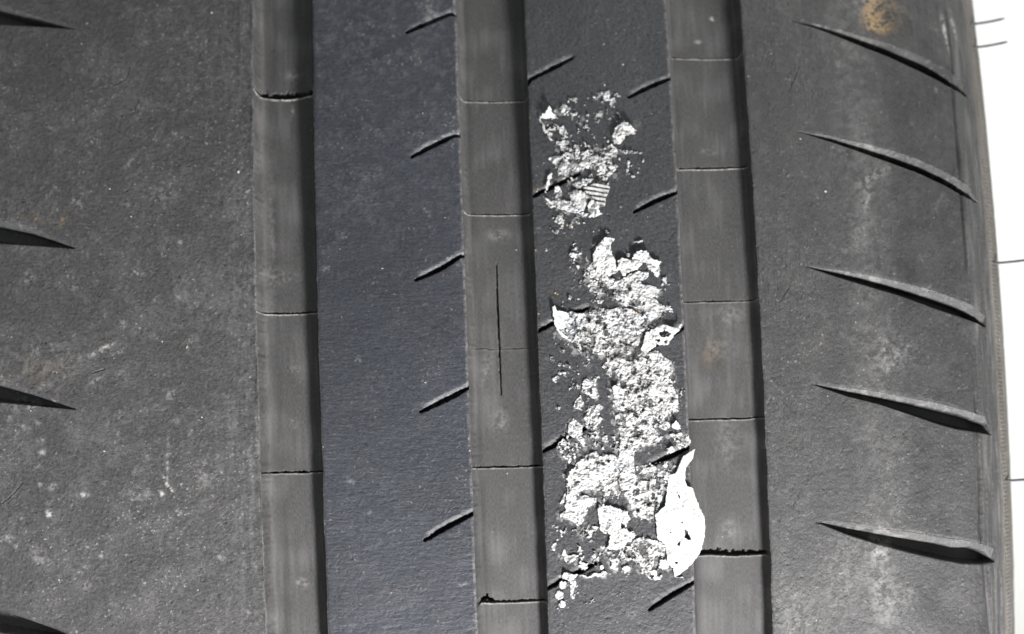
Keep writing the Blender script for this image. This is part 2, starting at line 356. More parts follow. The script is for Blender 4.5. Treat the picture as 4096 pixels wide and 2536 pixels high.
def feature(W, m, d, hw, depth): return depth*sstep(hw+.08, max(hw-.06, 0), d)*m
for k_, (r, p, hw, lip) in enumerate(CR):
    q = tread(dd(p), .0047)                      # they lie on the groove's floor
    if hw != .50:
        a, b = GR[(r-1)//2]; q = np.vstack([[a-.3, q[1:-1, 1][0]], q[1:-1], [b+.3, q[1:-1, 1][-1]]])
    W = win(q[:, 0].min()-1.2, q[:, 0].max()+1.2, q[:, 1].min()-1.5, q[:, 1].max()+1.5)
    X, Y = SS[W], VV[W]; rag = tedge2(X*.7+k_*9, Y*.35)*.5+n03[W]*.25
    d, sd, al = seg_dist(X, Y+n1_[W]*.03, q)
    h2 = np.maximum(hw*(.85+(.75 if hw > .3 else .9)*rag*(sd > 0)+.12*rag*(sd < 0)), .02)*(.65+.35*np.sin(np.clip(al, 0, 1)*np.pi))
    m = np.clip(np.minimum(al, 1-al)*25+.25, 0, 1)*(groove_m[W])
    H[W] -= 3.6*sstep(h2+.07, h2-.05, d)*m*(1 if hw > .1 else .4 if hw > .04 else .12)
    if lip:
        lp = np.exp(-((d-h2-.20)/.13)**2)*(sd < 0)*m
        H[W] += lp*lip*1.1; PALE[W] += np.clip(lp*lip*7*(.8+.5*rag), 0, 1)  # the lip's lit edge is also painted pale along the ridge
    if r == 3 and k_ == 8 or hw > .4 or hw < .4:
        inside = (d < h2+.1) & (groove_m[W] > 0)
        L_ = LABEL[W]; 
        if hw != .50: lab_parent[lab] = ('crack', r); L_[inside] = lab; lab += 1
        else: L_[inside] = lab-1
        LABEL[W] = L_
# the long splits running round the middle groove
for p, hw in (([(1185,627),(1186,700),(1189,780),(1193,870),(1195,950)], .10),):
    q = tread(dd(p), .0047); W = win(q[:, 0].min()-1, q[:, 0].max()+1, q[:, 1].min()-1, q[:, 1].max()+1)
    d, sd, al = seg_dist(SS[W]+n1_[W]*.03, VV[W], q); h2 = hw*(.25+np.sin(np.clip(al, 0, 1)*np.pi))
    H[W] -= 2.6*sstep(h2+.09, h2-.05, d)
    if hw > .05:
        inside = d < h2+.1; L_ = LABEL[W]; L_[inside] = lab; LABEL[W] = L_; lab_parent[lab] = ('crack', 3); lab += 1

for (a, b), c_, st_ in zip(GR, (4.2, 1.9, 1.3), (.28, .30, .30)):      # darker lines along the groove floors, paler on their left
    DARKEN += st_*np.exp(-((SS-a-c_-.15*t5(SS*0, VV*.6))/.75)**2)*np.clip(.8+.4*t20(SS*0+c_*9, VV), 0, 1.3)
    DUST_AND_LIT += .05*np.exp(-((SS-a-c_*.45)/.9)**2)

# --- shoulder step, sidewall rings
stepx = tread([(3776,0),(3810,252),(3814,420),(3835,672),(3848,840),(3869,1134),(3883,1270),(3895,1521),(3908,1739),(3916,1898),(3920,2107),(3937,2316),(3958,2526)])
o = np.argsort(stepx[:, 1]); ex = np.interp(VV, stepx[o, 1], stepx[o, 0])
ink = np.clip(.5+.7*t5(SS*0+3, VV*.8), 0, 1.0)
notsg = (LABEL < 100)
H -= (.30*np.exp(-((SS-ex-.1)/.28)**2)*(.35+ink) )*notsg; DARKEN += np.exp(-((SS-ex)/.3)**2)*.55*ink*notsg  # the step's line is coloured darker too, unevenly along its length
sw = sstep(0, .8, SS-ex)*notsg
rings = np.zeros_like(SS)
for c_, wd, am in ((113.2, .35, .10), (114.6, .25, -.12), (115.4, .3, .10), (116.6, .22, -.18), (117.3, .3, .12), (118.4, .22, -.16), (119.2, .3, .16), (120.3, .3, -.15), (122, .5, .2), (126, .7, .3), (134, .8, .3)):
    rings += am*np.exp(-((SS-c_+.15*tedge(SS*0+c_, VV*.25))/wd)**2)
H += rings*sw + sw*(.03*nS+.02*n05); H += .10*((SS > 118.8) & (SS < 121))*np.sin(VV*2*np.pi/.95)*.5
DUST_AND_LIT += sw*np.clip(.06*nS+.03+.10*t5(SS*3, VV*.5)*sstep(0, 2, SS-ex)*(1-sstep(3, 5, SS-ex)), 0, .5)

# --- stains: (x, y, rx, ry, angle, strength, kind) in 2442-wide photo units
ST = [(404,1166,4,11,-.5,.9,'w'),(394,1146,3,9,-.3,.35,'w'),(385,1179,5,5,0,.5,'w'),(399,1120,2,30,.05,.2,'w'),(118,1225,6,6,0,.5,'w'),(205,1182,8,3,0,.3,'w'),(446,829,3,5,0,.5,'w'),(265,822,3,3,0,.3,'w'),(2254,80,3,36,-.12,.35,'w'),(250,830,22,4,-.45,.25,'w'),(230,905,18,4,-.5,.2,'w'),(1303,595,2,3,0,.5,'w'),(1700,46,7,4,.3,.4,'w'),(697,268,5,14,.1,.22,'w'),
 (2088,10,26,60,.25,.85,'o'),(2098,60,26,18,.2,.95,'o'),(2080,5,46,34,0,.40,'d'),(2120,30,40,50,0,.25,'o'),(150,528,12,12,0,.3,'o'),(75,520,40,12,.3,.1,'o'),(100,880,70,38,.1,.06,'o'),(120,860,90,60,.1,.08,'d'),
 (2085,420,42,14,-.5,.30,'d'),(2068,470,8,36,.15,.30,'d'),(2050,550,20,60,.1,.12,'d'),(2095,1310,30,28,0,.35,'d'),(2100,1400,30,90,0,.18,'d'),(2130,840,60,40,0,.2,'d'),(1700,840,26,36,.2,.10,'o'),(1715,830,40,30,0,.12,'d'),
 (240,835,34,7,-.45,.5,'d'),(118,1225,9,9,0,.8,'d'),(100,1080,8,7,0,.4,'d'),(98,1050,8,6,0,.3,'d'),(128,1160,12,7,-.4,.5,'d'),(96,1155,6,6,0,.35,'d'),(270,1005,11,8,0,.25,'d'),(285,985,9,6,0,.2,'d'),(18,998,10,8,0,.3,'d'),(60,1020,14,12,0,.2,'d'),(90,1010,10,8,0,.2,'d'),
 (22,1285,9,8,0,.4,'d'),(405,1168,5,12,-.5,.95,'d'),(393,1145,4,12,-.4,.6,'d'),(385,1178,6,6,0,.6,'d'),(400,1090,5,60,.05,.22,'d'),(200,1180,9,4,0,.5,'d'),(330,1180,30,14,0,.22,'d'),(100,1330,34,26,0,.22,'d'),(205,1395,16,12,0,.22,'d'),(490,1150,16,22,.3,.2,'d'),(515,1120,12,18,0,.2,'d'),
 (430,700,20,40,0,.12,'d'),(380,460,60,30,.2,.14,'d'),(420,1000,14,10,0,.2,'d'),(1395,1260,8,6,0,.3,'d'),(60,960,40,24,0,.18,'d'),
 (2252,70,6,46,-.1,.6,'d'),(2272,60,5,40,-.15,.5,'d'),(2232,215,5,10,0,.4,'d'),(1020,20,20,30,.2,.2,'d'),(1190,560,26,14,0,.25,'d'),(1190,1010,20,30,.2,.25,'d'),(1160,880,14,40,.2,.2,'d'),
 (700,180,20,12,0,.25,'d'),(700,1010,8,10,0,.4,'d'),(720,1390,14,12,.4,.35,'d'),(1700,45,8,5,.3,.6,'d'),(1665,100,8,5,0,.5,'d'),(1690,360,18,10,0,.25,'d'),(1740,750,30,24,0,.22,'d'),(1712,865,14,20,.2,-.3,'g'),(1735,1050,30,60,0,.15,'d'),(1740,1260,16,20,0,.25,'d'),
 (700,880,20,10,0,.1,'d'),(660,660,60,22,.1,.15,'d'),(860,480,60,60,.2,.05,'d'),(880,420,40,20,.2,.07,'d'),(2140,1440,50,60,0,.12,'d'),(650,560,12,200,0,.14,'d'),(2010,1380,40,120,.1,.14,'d'),(1890,1450,60,70,0,.16,'d')]
for x, y, rx, ry, an, st, kd in ST:
    gro = any(u0 < tread([(x*KD, y*KD)])[0, 0] < u1 for u0, u1 in GR)
    c = tread([(x*KD, y*KD)], .0047 if gro else 0.)[0]; rx *= KD/17.57; ry *= KD/17.57
    W = win(c[0]-3*max(rx, ry), c[0]+3*max(rx, ry), c[1]-3*max(rx, ry), c[1]+3*max(rx, ry))
    X, Y = SS[W]-c[0], VV[W]-c[1]; ca, sa = math.cos(-an), math.sin(-an)
    a_, b_ = (X*ca+Y*sa)/rx, (-X*sa+Y*ca)/ry
    g = np.exp(-(a_**2+b_**2)**1.3)
    tex = np.clip(.75+.55*n05[W]+.35*n03[W]+.3*n1_[W], 0, 1.6)
    if kd == 'd' and max(rx, ry) < .9: st = min(.95, st*1.6)
    t = {'w': PALE, 'd': DUST_AND_LIT, 'o': OCH, 'g': DARKEN}[kd]; t[W] += abs(st)*g*tex
g_ = np.random.default_rng(77)
for _ in range(210):                                   # pale scuffs and dried splashes, thickest low on the left shoulder
    if _ < 100: sx, vy = g_.uniform(-106, -50), V0+(V1-V0)*g_.beta(1.2, 2.2)
    elif _ < 165: sx, vy = g_.uniform(64, 110), g_.uniform(V0, V1)
    elif _ < 190: sx, vy = g_.uniform(-34, -3), g_.uniform(V0, V1)
    else: sx, vy = g_.uniform(14, 46), g_.uniform(V0, V1)
    rx, ry = g_.uniform(.25, 1.3), g_.uniform(.25, 1.6); an = g_.uniform(-1.2, 1.2)
    W = win(sx-4, sx+4, vy-4, vy+4); X, Y = SS[W]-sx, VV[W]-vy; ca, sa = math.cos(an), math.sin(an)
    q_ = (((X*ca+Y*sa)/rx)**2+((-X*sa+Y*ca)/ry)**2)
    DUST_AND_LIT[W] += g_.uniform(.08, .42)*(1 if _ < 100 else .6)*np.exp(-q_**1.5)*np.clip(.45+.6*n05[W]+.6*n03[W], 0, 1.5)*rib[W]
DUST_AND_LIT += bw*np.clip(n1_*.05+n05*.03+.02, 0, .3)*sstep((V0+V1)/2-10, V1, VV)*.7
# straight hair-thin scratches on the left shoulder and right shoulder
for p in ([(310,165),(300,190),(270,205)], [(330,240),(318,270)], [(55,1150),(35,1175),(5,1200)], [(250,880),(220,890)], [(2215,580),(2230,605)], [(2210,590),(2228,612)], [(1885,680),(1860,720)], [(230,700),(238,708),(244,700)], [(300,1330),(320,1360)], [(1905,160),(1895,185),(1880,225)]):
    q = tread(dd(p)); W = win(q[:, 0].min()-1, q[:, 0].max()+1, q[:, 1].min()-1, q[:, 1].max()+1)
    d, sd, al = seg_dist(SS[W]+n05[W]*.08, VV[W], q); H[W] -= .18*np.exp(-(d/.10)**2)*rib[W]; H[W] += .08*np.exp(-((d-.2)/.12)**2)*(sd < 0)

# ------------------------------------------------------------------ the torn paper
def A(p): return zz(2080, 340, .3968, p)
def B(p): return zz(2080, 900, .3704, p)
def C(p): return zz(2080, 1400, .3704, p)
def D_(p): return zz(2080, 1900, .3704, p)
UPPER = [(A([(195,350),(350,345),(350,430),(300,520),(330,590),(290,530)]),.3),(A([(350,400),(460,450),(470,530),(430,520),(380,440)]),.9),(A([(350,560),(500,570),(490,620),(400,690)]),.55),
 (A([(440,620),(600,680),(610,750),(490,740)]),.6),(A([(280,740),(430,720),(435,750),(330,790),(290,770)]),1.),(A([(380,790),(700,790),(660,850),(590,880),(520,860),(480,920),(390,915)]),.7),
 (A([(550,780),(700,800),(660,850),(590,880),(540,850)]),1.),(A([(610,690),(760,640),(770,580),(810,640),(930,610),(1000,690),(960,740),(960,900),(850,960),(780,950),(770,820),(700,760),(620,750)]),.62),
 (A([(480,930),(760,950),(640,1020),(480,1060)]),.5),(A([(240,1130),(300,1210),(480,1280),(600,1290),(620,1260),(550,1200),(350,1130),(250,1160)]),.8),(A([(340,1020),(390,1010),(430,1100),(430,1160),(350,1150)]),.55),
 (A([(580,1300),(690,1300),(680,1350),(620,1350)]),.65),(A([(510,1370),(560,1340),(600,1370),(590,1400)]),.5),(A([(380,205),(480,205),(490,270),(550,270),(540,310),(440,310),(380,260)]),.38),
 (A([(720,90),(800,80),(900,60),(910,150),(850,170),(820,200),(780,160)]),.48),(A([(760,270),(820,255),(835,290),(830,345),(770,330)]),.65),(A([(570,300),(690,310),(690,370),(620,400),(570,370)]),.35),
 (A([(720,500),(770,520),(760,560)]),.5),(A([(1040,650),(1130,660),(1110,700),(1040,690)]),.45),(A([(1080,830),(1110,830),(1110,890),(1085,880)]),.9),(A([(1060,760),(1200,790),(1100,830)]),.35),(A([(990,930),(1040,940),(1000,950)]),.5),
 (A([(1030,1180),(1065,1180),(1050,1215)]),.5),(A([(420,600),(900,560),(1000,800),(900,1100),(450,1000),(380,800)]),.16),(A([(300,180),(1000,40),(1000,350),(850,600),(350,560)]),.07),(A([(140,760),(400,780),(300,1000),(180,950)]),.06),(A([(900,620),(1250,700),(1200,900),(960,1000)]),.10),(A([(150,1200),(500,1290),(700,1400),(1000,1512),(300,1512)]),.12),(A([(380,1150),(640,1200),(640,1290),(480,1260)]),.45),(A([(480,1400),(700,1380),(740,1480),(600,1512),(500,1480)]),.2)]
LOWER = [(B([(720,470),(780,400),(960,560),(900,600),(760,560)]),.9),(B([(1130,540),(1260,500),(1390,490),(1370,560),(1300,620),(1400,650),(1520,690),(1530,760),(1440,800),(1530,860),(1520,990),(1380,1000),(1280,900),(1340,800),(1240,700),(1080,600)]),.9),
 (B([(820,600),(960,560),(1080,600),(1240,700),(1340,800),(1280,900),(1100,880),(1000,790),(860,740)]),.52),(B([(700,480),(760,560),(820,600),(860,740),(740,700),(690,600)]),.62),(B([(540,260),(620,230),(690,290),(640,390),(570,390)]),.5),
 (B([(770,200),(810,200),(800,260),(770,260)]),.7),(B([(590,450),(700,440),(690,500),(600,490)]),.4),(B([(530,640),(590,550),(600,640)]),.35),(B([(640,570),(670,570),(660,700),(630,640)]),.55),(B([(500,750),(690,760),(640,850),(540,840)]),.25),
 (B([(420,920),(640,960),(760,940),(800,900),(900,890),(1100,900),(1500,1000),(1500,1060),(1350,1150),(1290,1190),(1290,1350),(1200,1400),(850,1400),(600,1360),(560,1270),(430,1190),(400,1090)]),.66),
 (B([(1270,1400),(1370,1380),(1500,1360),(1590,1430),(1640,1512),(1300,1512)]),.9),(B([(1220,170),(1320,165),(1310,182),(1215,182)]),1.),(B([(1520,580),(1595,565),(1550,660)]),.9),(B([(430,1340),(490,1340),(480,1370)]),.8),
 (B([(1150,280),(1190,300),(1180,360),(1150,340)]),.8),(B([(480,200),(860,200),(900,900),(440,880)]),.10),(B([(250,1250),(600,1300),(1000,1400),(950,1512),(260,1512)]),.09),(C([(250,0),(950,0),(1000,700),(700,1100),(400,1100),(600,500),(260,300)]),.09),(C([(1650,100),(1780,400),(1790,760),(1600,800)]),.10),(D_([(300,540),(830,540),(830,880),(640,1000),(320,820)]),.10),(B([(1500,560),(1640,560),(1640,1000),(1530,960)]),.12),(D_([(330,1150),(620,1150),(900,1300),(600,1500),(340,1450)]),.05),
 (C([(1000,240),(1100,130),(1260,120),(1600,130),(1650,200),(1640,300),(1670,400),(1700,590),(1640,720),(1600,830),(1560,930),(1450,1000),(1350,1040),(1230,1080),(1210,1200),(1250,1400),(1230,1512),(1080,1512),(1060,1200),(1050,1020),(1080,880),(1020,760),(990,640),(1000,480),(980,400),(1060,340)]),.64),
 (C([(920,0),(1200,0),(1180,60),(1100,170),(960,200),(925,120)]),.6),(C([(660,370),(730,290),(760,330),(830,310),(820,440),(870,480),(800,520),(660,460)]),.5),(C([(620,520),(660,480),(690,560),(690,650),(590,630)]),.8),
 (C([(690,740),(760,620),(880,580),(910,620),(840,700),(900,740),(810,850),(740,850),(690,800)]),.85),(C([(505,850),(580,730),(640,780),(690,830),(660,910),(540,950),(515,900)]),.9),(C([(380,1050),(440,960),(520,900),(680,930),(750,1060),(640,1130),(510,1240),(430,1120)]),.4),
 (C([(700,860),(900,860),(1040,960),(1050,1080),(900,1090),(760,1060)]),.28),(C([(880,1150),(1050,1180),(1060,1320),(900,1320)]),.5),(C([(590,1260),(650,1170),(820,1100),(880,1140),(1000,1130),(1060,1200),(1050,1512),(500,1512),(520,1330)]),.85),
 (C([(1050,1060),(1200,1060),(1230,1180),(1200,1290),(1060,1280)]),1.),(C([(1590,920),(1700,880),(1810,890),(1830,1010),(1730,1080),(1680,1050),(1660,960)]),.8),(C([(1360,1290),(1420,1250),(1470,1300),(1400,1340)]),.65),(C([(1530,1350),(1700,1220),(1680,1290),(1600,1400)]),.65),
 (C([(1400,1400),(1500,1370),(1520,1450),(1420,1440)]),.6),(C([(1250,1250),(1650,1200),(1600,1512),(1250,1512)]),.3),(C([(340,60),(390,90),(350,110)]),.8),(C([(680,160),(735,150),(710,195)]),.9),(C([(490,170),(570,190),(520,205)]),.7),(C([(380,600),(440,600),(400,640)]),.8),
 (D_([(500,110),(570,0),(860,0),(840,130),(680,120),(660,200),(840,250),(830,300),(740,380),(700,500),(640,540),(560,520),(500,480),(430,460),(430,430),(490,370)]),.9),(D_([(900,0),(1060,0),(1050,60),(920,90)]),.85),(D_([(1080,0),(1250,0),(1250,60),(1150,110),(1080,100)]),.95),
 (D_([(860,120),(1080,150),(1060,290),(960,330),(860,250)]),.45),(D_([(1120,200),(1300,60),(1560,60),(1540,250),(1500,300),(1450,450),(1380,490),(1240,470),(1180,330)]),.66),(D_([(650,640),(740,520),(820,560),(820,650),(730,680)]),.6),
 (D_([(860,760),(960,800),(1150,760),(1270,660),(1460,700),(1560,740),(1600,1000),(1500,1040),(1270,1040),(1150,960),(1030,960),(900,890),(840,880)]),.52),(D_([(430,850),(470,800),(520,860),(620,870),(620,940),(530,960)]),.9),(D_([(620,990),(680,930),(730,960),(720,1020),(650,1050)]),1.),
 (D_([(450,1070),(500,1050),(600,1060),(650,1080),(900,1050),(960,1080),(910,1110),(820,1100),(650,1110),(560,1140),(470,1120)]),.8),(D_([(780,900),(860,900),(870,950),(850,1010),(800,960)]),.5),(D_([(860,980),(900,980),(900,1020)]),1.),(D_([(1120,980),(1200,1000),(1200,1060),(1120,1040)]),.95),
 (D_([(970,900),(1060,900),(1050,1050),(980,1040)]),.65),(D_([(1280,1020),(1390,1010),(1400,1080),(1530,1090),(1500,1130),(1430,1110),(1320,1090)]),.8),(D_([(540,1130),(605,1140),(590,1330),(550,1345)]),.9),(D_([(1090,1260),(1130,1250),(1130,1340),(1100,1320)]),.5),(D_([(1160,1100),(1140,1080),(1170,1080)]),.8),
 (D_([(420,260),(490,190),(480,300),(430,330)]),.6),(D_([(1600,1100),(1780,1090),(1770,1110)]),.5)]

def in_poly(X, Y, P):
    c = np.zeros(X.shape, bool); j = len(P)-1
    for i in range(len(P)):
        a, b = P[i], P[j]
        if a[1] != b[1]: c ^= ((a[1] > Y) != (b[1] > Y)) & (X < (b[0]-a[0])*(Y-a[1])/(b[1]-a[1])+a[0])
        j = i
    return c
for p_, d_ in [q for q in UPPER+LOWER if q[1] > .27]:                              # pulp smeared thinly over the rubber round the flakes
    q = tread(p_); c_ = q.mean(0); q = c_+(q-c_)*1.12; W = win(q[:, 0].min()-1, q[:, 0].max()+1, q[:, 1].min()-1, q[:, 1].max()+1)
    X, Y = SS[W], VV[W]; m = in_poly(X+.35*n1_[W], Y+.35*n05[W], q)
    DUST_AND_LIT[W] = np.maximum(DUST_AND_LIT[W], m*rib[W]*(LABEL[W] < 100)*np.clip((.22+.55*d_)*(.25+.5*n05[W]+.35*n1_[W]+.2*n03[W]), 0, .75))
np.clip(DUST_AND_LIT, 0, .95, out=DUST_AND_LIT); np.clip(OCH, 0, .9, out=OCH); np.clip(DARKEN, 0, 1, out=DARKEN)
DUST_AND_LIT *= (LABEL < 100) | (DUST_AND_LIT > .15)

# ------------------------------------------------------------------ the tyre object
tyre = link(bpy.data.objects.new('tyre', None)); tyre.empty_display_size = .1
tyre.location = (0, 0, 0)
props(tyre, 'worn black car tyre with three wide tread grooves and a grooved shoulder, filling the view', 'tyre')

nR, nC = SS.shape
P3 = surf(SS/1000, VV/1000, H/1000).reshape(-1, 3).astype(np.float32)
P3.reshape(nR, nC, 3)[-1] = P3.reshape(nR, nC, 3)[0]
UV = np.stack([SS.ravel()/1000, VV.ravel()/1000, np.zeros(SS.size)], 1).astype(np.float32)
idx = np.arange(nR*nC).reshape(nR, nC)
Fq = np.stack([idx[:-1, :-1], idx[:-1, 1:], idx[1:, 1:], idx[1:, :-1]], -1).reshape(-1, 4)[:, ::-1]
Fq = Fq[:, ::-1]
lab4 = LABEL[:-1, :-1]
FL = np.where(lab4 >= 100, lab4, np.broadcast_to(REGC, (nR-1, nC-1))).reshape(-1)
AT = dict(pale=PALE.ravel(), tread_uv=UV, dust_and_lit=DUST_AND_LIT.ravel(), ochre=OCH.ravel(), darken=DARKEN.ravel())
def extract(name, mask, mat, parent):
    F = Fq[mask]
    if not len(F): return None
    used = np.zeros(nR*nC, bool); used[F.ravel()] = True; ids = np.flatnonzero(used); remap = np.zeros(nR*nC, np.int32); remap[ids] = np.arange(len(ids))
    return np_mesh(name, P3[ids], remap[F], mat, parent, {k: v[ids] for k, v in AT.items()})
REGION = {0: ('tread_rib', M_left, 'dusty left shoulder rib with pale chalky spots'), 1: ('tread_groove', M_groove, 'left groove with a ragged crack near its top'),
          2: ('tread_rib', M_blue, 'smooth bluish rib between the left and middle grooves'), 3: ('tread_groove', M_groove, 'middle groove with a long vertical split'),
          4: ('tread_rib', M_mid, 'rib covered with torn white paper'), 5: ('tread_groove', M_groove, 'right groove with a wide wavy crack near its bottom'),
          6: ('tread_rib', M_right, 'right shoulder rib with five curved grooves and an ochre stain'), 7: ('sidewall', M_side, 'brownish grey sidewall edge with fine rings')}
part = {}
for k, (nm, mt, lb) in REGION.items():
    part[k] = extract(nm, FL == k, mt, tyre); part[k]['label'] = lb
# seen parts first, each slit, crack and wedge-shaped groove as a sub-part of its rib or groove
order = np.argsort(FL, kind='stable'); fs = FL[order]
for l_, (nm, r) in lab_parent.items():
    a, b = np.searchsorted(fs, (l_, l_+1))
    if b <= a: continue
    msk = np.zeros(len(FL), bool); msk[order[a:b]] = True
    extract(nm, msk, REGION[r][1], part[r])
del Fq

# ------------------------------------------------------------------ small things moulded to or lying on the rubber
def height_at(s, v):
    i = np.clip(np.searchsorted(Vv, v), 0, nR-1); j = np.clip(np.searchsorted(S, s), 0, nC-1); return H[i, j]
def tube(name, pts, rad, mat, parent, sides=8):
    pts = [Vector(p) for p in pts]; V = []; F = []
    for i, p in enumerate(pts):
        t = (pts[min(i+1, len(pts)-1)]-pts[max(i-1, 0)]).normalized(); a = t.orthogonal().normalized(); b = t.cross(a)
        rr = rad*(1 if i < len(pts)-1 else .55)
        for k in range(sides): q = 2*math.pi*k/sides; V.append(p+a*math.cos(q)*rr+b*math.sin(q)*rr)
    for i in range(len(pts)-1):
        for k in range(sides): F.append((i*sides+k, i*sides+(k+1) % sides, (i+1)*sides+(k+1) % sides, (i+1)*sides+k))
    return np_mesh(name, np.array([tuple(v) for v in V]), np.array(F), mat, parent)
def hair(y_px, root_x, tip_dx, tip_dy):
    """a rubber mould hair that stands out sideways from the sidewall"""
    s0 = .1206; vv = tread([(root_x-40, y_px)])[0, 1]/1000; base = surf(np.array(s0), np.array(vv))
    for _ in range(6):
        pj = project(base); vv += (pj[1]-y_px)/17570; base = surf(np.array(s0), np.array(vv))
    k = 1/17570*1.04
    up = np.array([0, math.sin(vv/R), math.cos(vv/R)])
    L = []
    for t in np.linspace(0, 1, 9): L.append(base+np.array([1, 0, 0])*((tip_dx+30)*t*k)+up*(-tip_dy*k*(t**1.6))-np.array([.0006, 0, 0]))
    tube('mould_hair', L, .0003, M_hair, tyre)
hair(97, 3900, 112, -21); hair(190, 3917, 113, -20); hair(1053, 3993, 190, -18); hair(1923, 4034, 180, -8)

# dust specks: little irregular grains lying on the rubber
def grains(name, S_, V_, size, mat, parent, lift=.0, seed=0):
    g = np.random.default_rng(seed); n = len(S_)
    base = np.array([[1, 0, 0], [-1, 0, 0], [0, 1, 0], [0, -1, 0], [0, 0, 1], [0, 0, -1]], float)
    fc = np.array([[0, 2, 4], [2, 1, 4], [1, 3, 4], [3, 0, 4], [2, 0, 5], [1, 2, 5], [3, 1, 5], [0, 3, 5]])
    a = g.uniform(0, 6.28, n); el = g.uniform(.6, 1.6, (n, 1, 3))*g.uniform(.7, 1.3, (n, 6, 1)); sc = size[:, None, None]*el*[1, 1, .55]
    q = base[None]*sc; x = q[..., 0]*np.cos(a)[:, None]-q[..., 1]*np.sin(a)[:, None]; y = q[..., 0]*np.sin(a)[:, None]+q[..., 1]*np.cos(a)[:, None]
    h = height_at(S_, V_)[:, None]+q[..., 2]+size[:, None]*.25+lift
    P = surf((S_[:, None]+x)/1000, (V_[:, None]+y)/1000, h/1000).reshape(-1, 3)
    F = (fc[None]+(np.arange(n)*6)[:, None, None]).reshape(-1, 3)
    return np_mesh(name, P, F, mat, parent, {'soil': np.repeat(g.uniform(0, .35, n), 6)}, smooth=False)
n = 1500; gs = RNG.uniform(-107, 111, n); gv = RNG.uniform(V0, V1, n)
keep = (RNG.random(n) < np.where(gs < -49, .85, np.where(gs < -35, .25, np.where(gs < -2, .35, np.where(gs < 13.6, .4, np.where(gs < 46, .7, np.where(gs < 63, .25, .55)))))))
gs, gv = gs[keep], gv[keep]; sz = .035+.035*RNG.pareto(3.0, len(gs)); sz = np.clip(sz, 0, .2)
big = tread(dd([(312,516),(262,450),(445,829),(472,1407),(248,1075),(568,409),(505,0+30),(1968,456),(1303,597),(1232,585),(911,640),(1015,912),(140,1382),(1008,270),(1120,1075),(1210,1130),(1730,1285),(2040,768),(395,610),(575,560),(770,1065),(2090,175)]))
gs = np.concatenate([gs, big[:, 0]]); gv = np.concatenate([gv, big[:, 1]]); sz = np.concatenate([sz, np.linspace(.32, .14, len(big))])
props(grains('dust_specks', gs, gv, sz, M_speck, tyre, seed=3), kind='stuff')
tb = tread([(2080+.3704*x, 900+.3704*y) for x, y in [(380, 735), (405, 750), (170, 275), (200, 960)]]+[(2147, 765), (2150, 758), (2280, 902), (2285, 905), (2252, 735), (2412, 1145), (2545, 1250), (2555, 1245), (2419, 2145)]+[(447*KD, 826*KD)])
props(grains('tan_grit', tb[:, 0], tb[:, 1], np.full(len(tb), .17), M_tan, tyre, lift=.25, seed=5), kind='stuff')

def solid_from_mask(name, X, Y, Ht, Hb, mask, mat, parent, soil, mats=None):
    """closed little slab: top at Ht, underside at Hb, over the masked cells of a regular grid"""
    r, c = X.shape; id_ = np.arange(r*c).reshape(r, c); cell = mask[:-1, :-1] & mask[1:, :-1] & mask[:-1, 1:] & mask[1:, 1:]
    q = np.stack([id_[:-1, :-1], id_[:-1, 1:], id_[1:, 1:], id_[1:, :-1]], -1)[cell]; n = r*c
    if not len(q): return None
    pad = np.pad(cell, 1); sides = []
    for (dy, dx, e0, e1) in ((-1, 0, 0, 1), (0, 1, 1, 2), (1, 0, 2, 3), (0, -1, 3, 0)):
        nb = pad[1+dy:pad.shape[0]-1+dy, 1+dx:pad.shape[1]-1+dx]; m = cell & ~nb; qq = np.stack([id_[:-1, :-1], id_[:-1, 1:], id_[1:, 1:], id_[1:, :-1]], -1)[m]
        sides.append(np.stack([qq[:, e1], qq[:, e0], qq[:, e0]+n, qq[:, e1]+n], 1))
    F = np.vstack([q, q[:, ::-1]+n]+sides)
    PT = surf(X/1000, Y/1000, Ht/1000).reshape(-1, 3); PB = surf(X/1000, Y/1000, Hb/1000).reshape(-1, 3); V = np.vstack([PT, PB])
    used = np.unique(F); rm = np.zeros(len(V), int); rm[used] = np.arange(len(used))
    return np_mesh(name, V[used], rm[F], mat, parent, {'soil': np.concatenate([soil.ravel(), soil.ravel()])[used]})
tr = Tex(31, .9, size=80, n=1024, slope=2.3); tr2 = Tex(32, 2.0, size=100, n=1024, slope=2.5); tr3 = Tex(33, .40, size=60, n=1024, slope=2.5); tr4 = Tex(34, 1.2, 2.6, size=90, n=1024, slope=2.4)
def veins(X, Y, a, wd=.10): return np.clip(1-np.abs(tr2(X*1.3+a, Y*1.3))/wd, 0, 1)+.8*np.clip(1-np.abs(tr(X*.8, Y*.8+a))/wd, 0, 1)
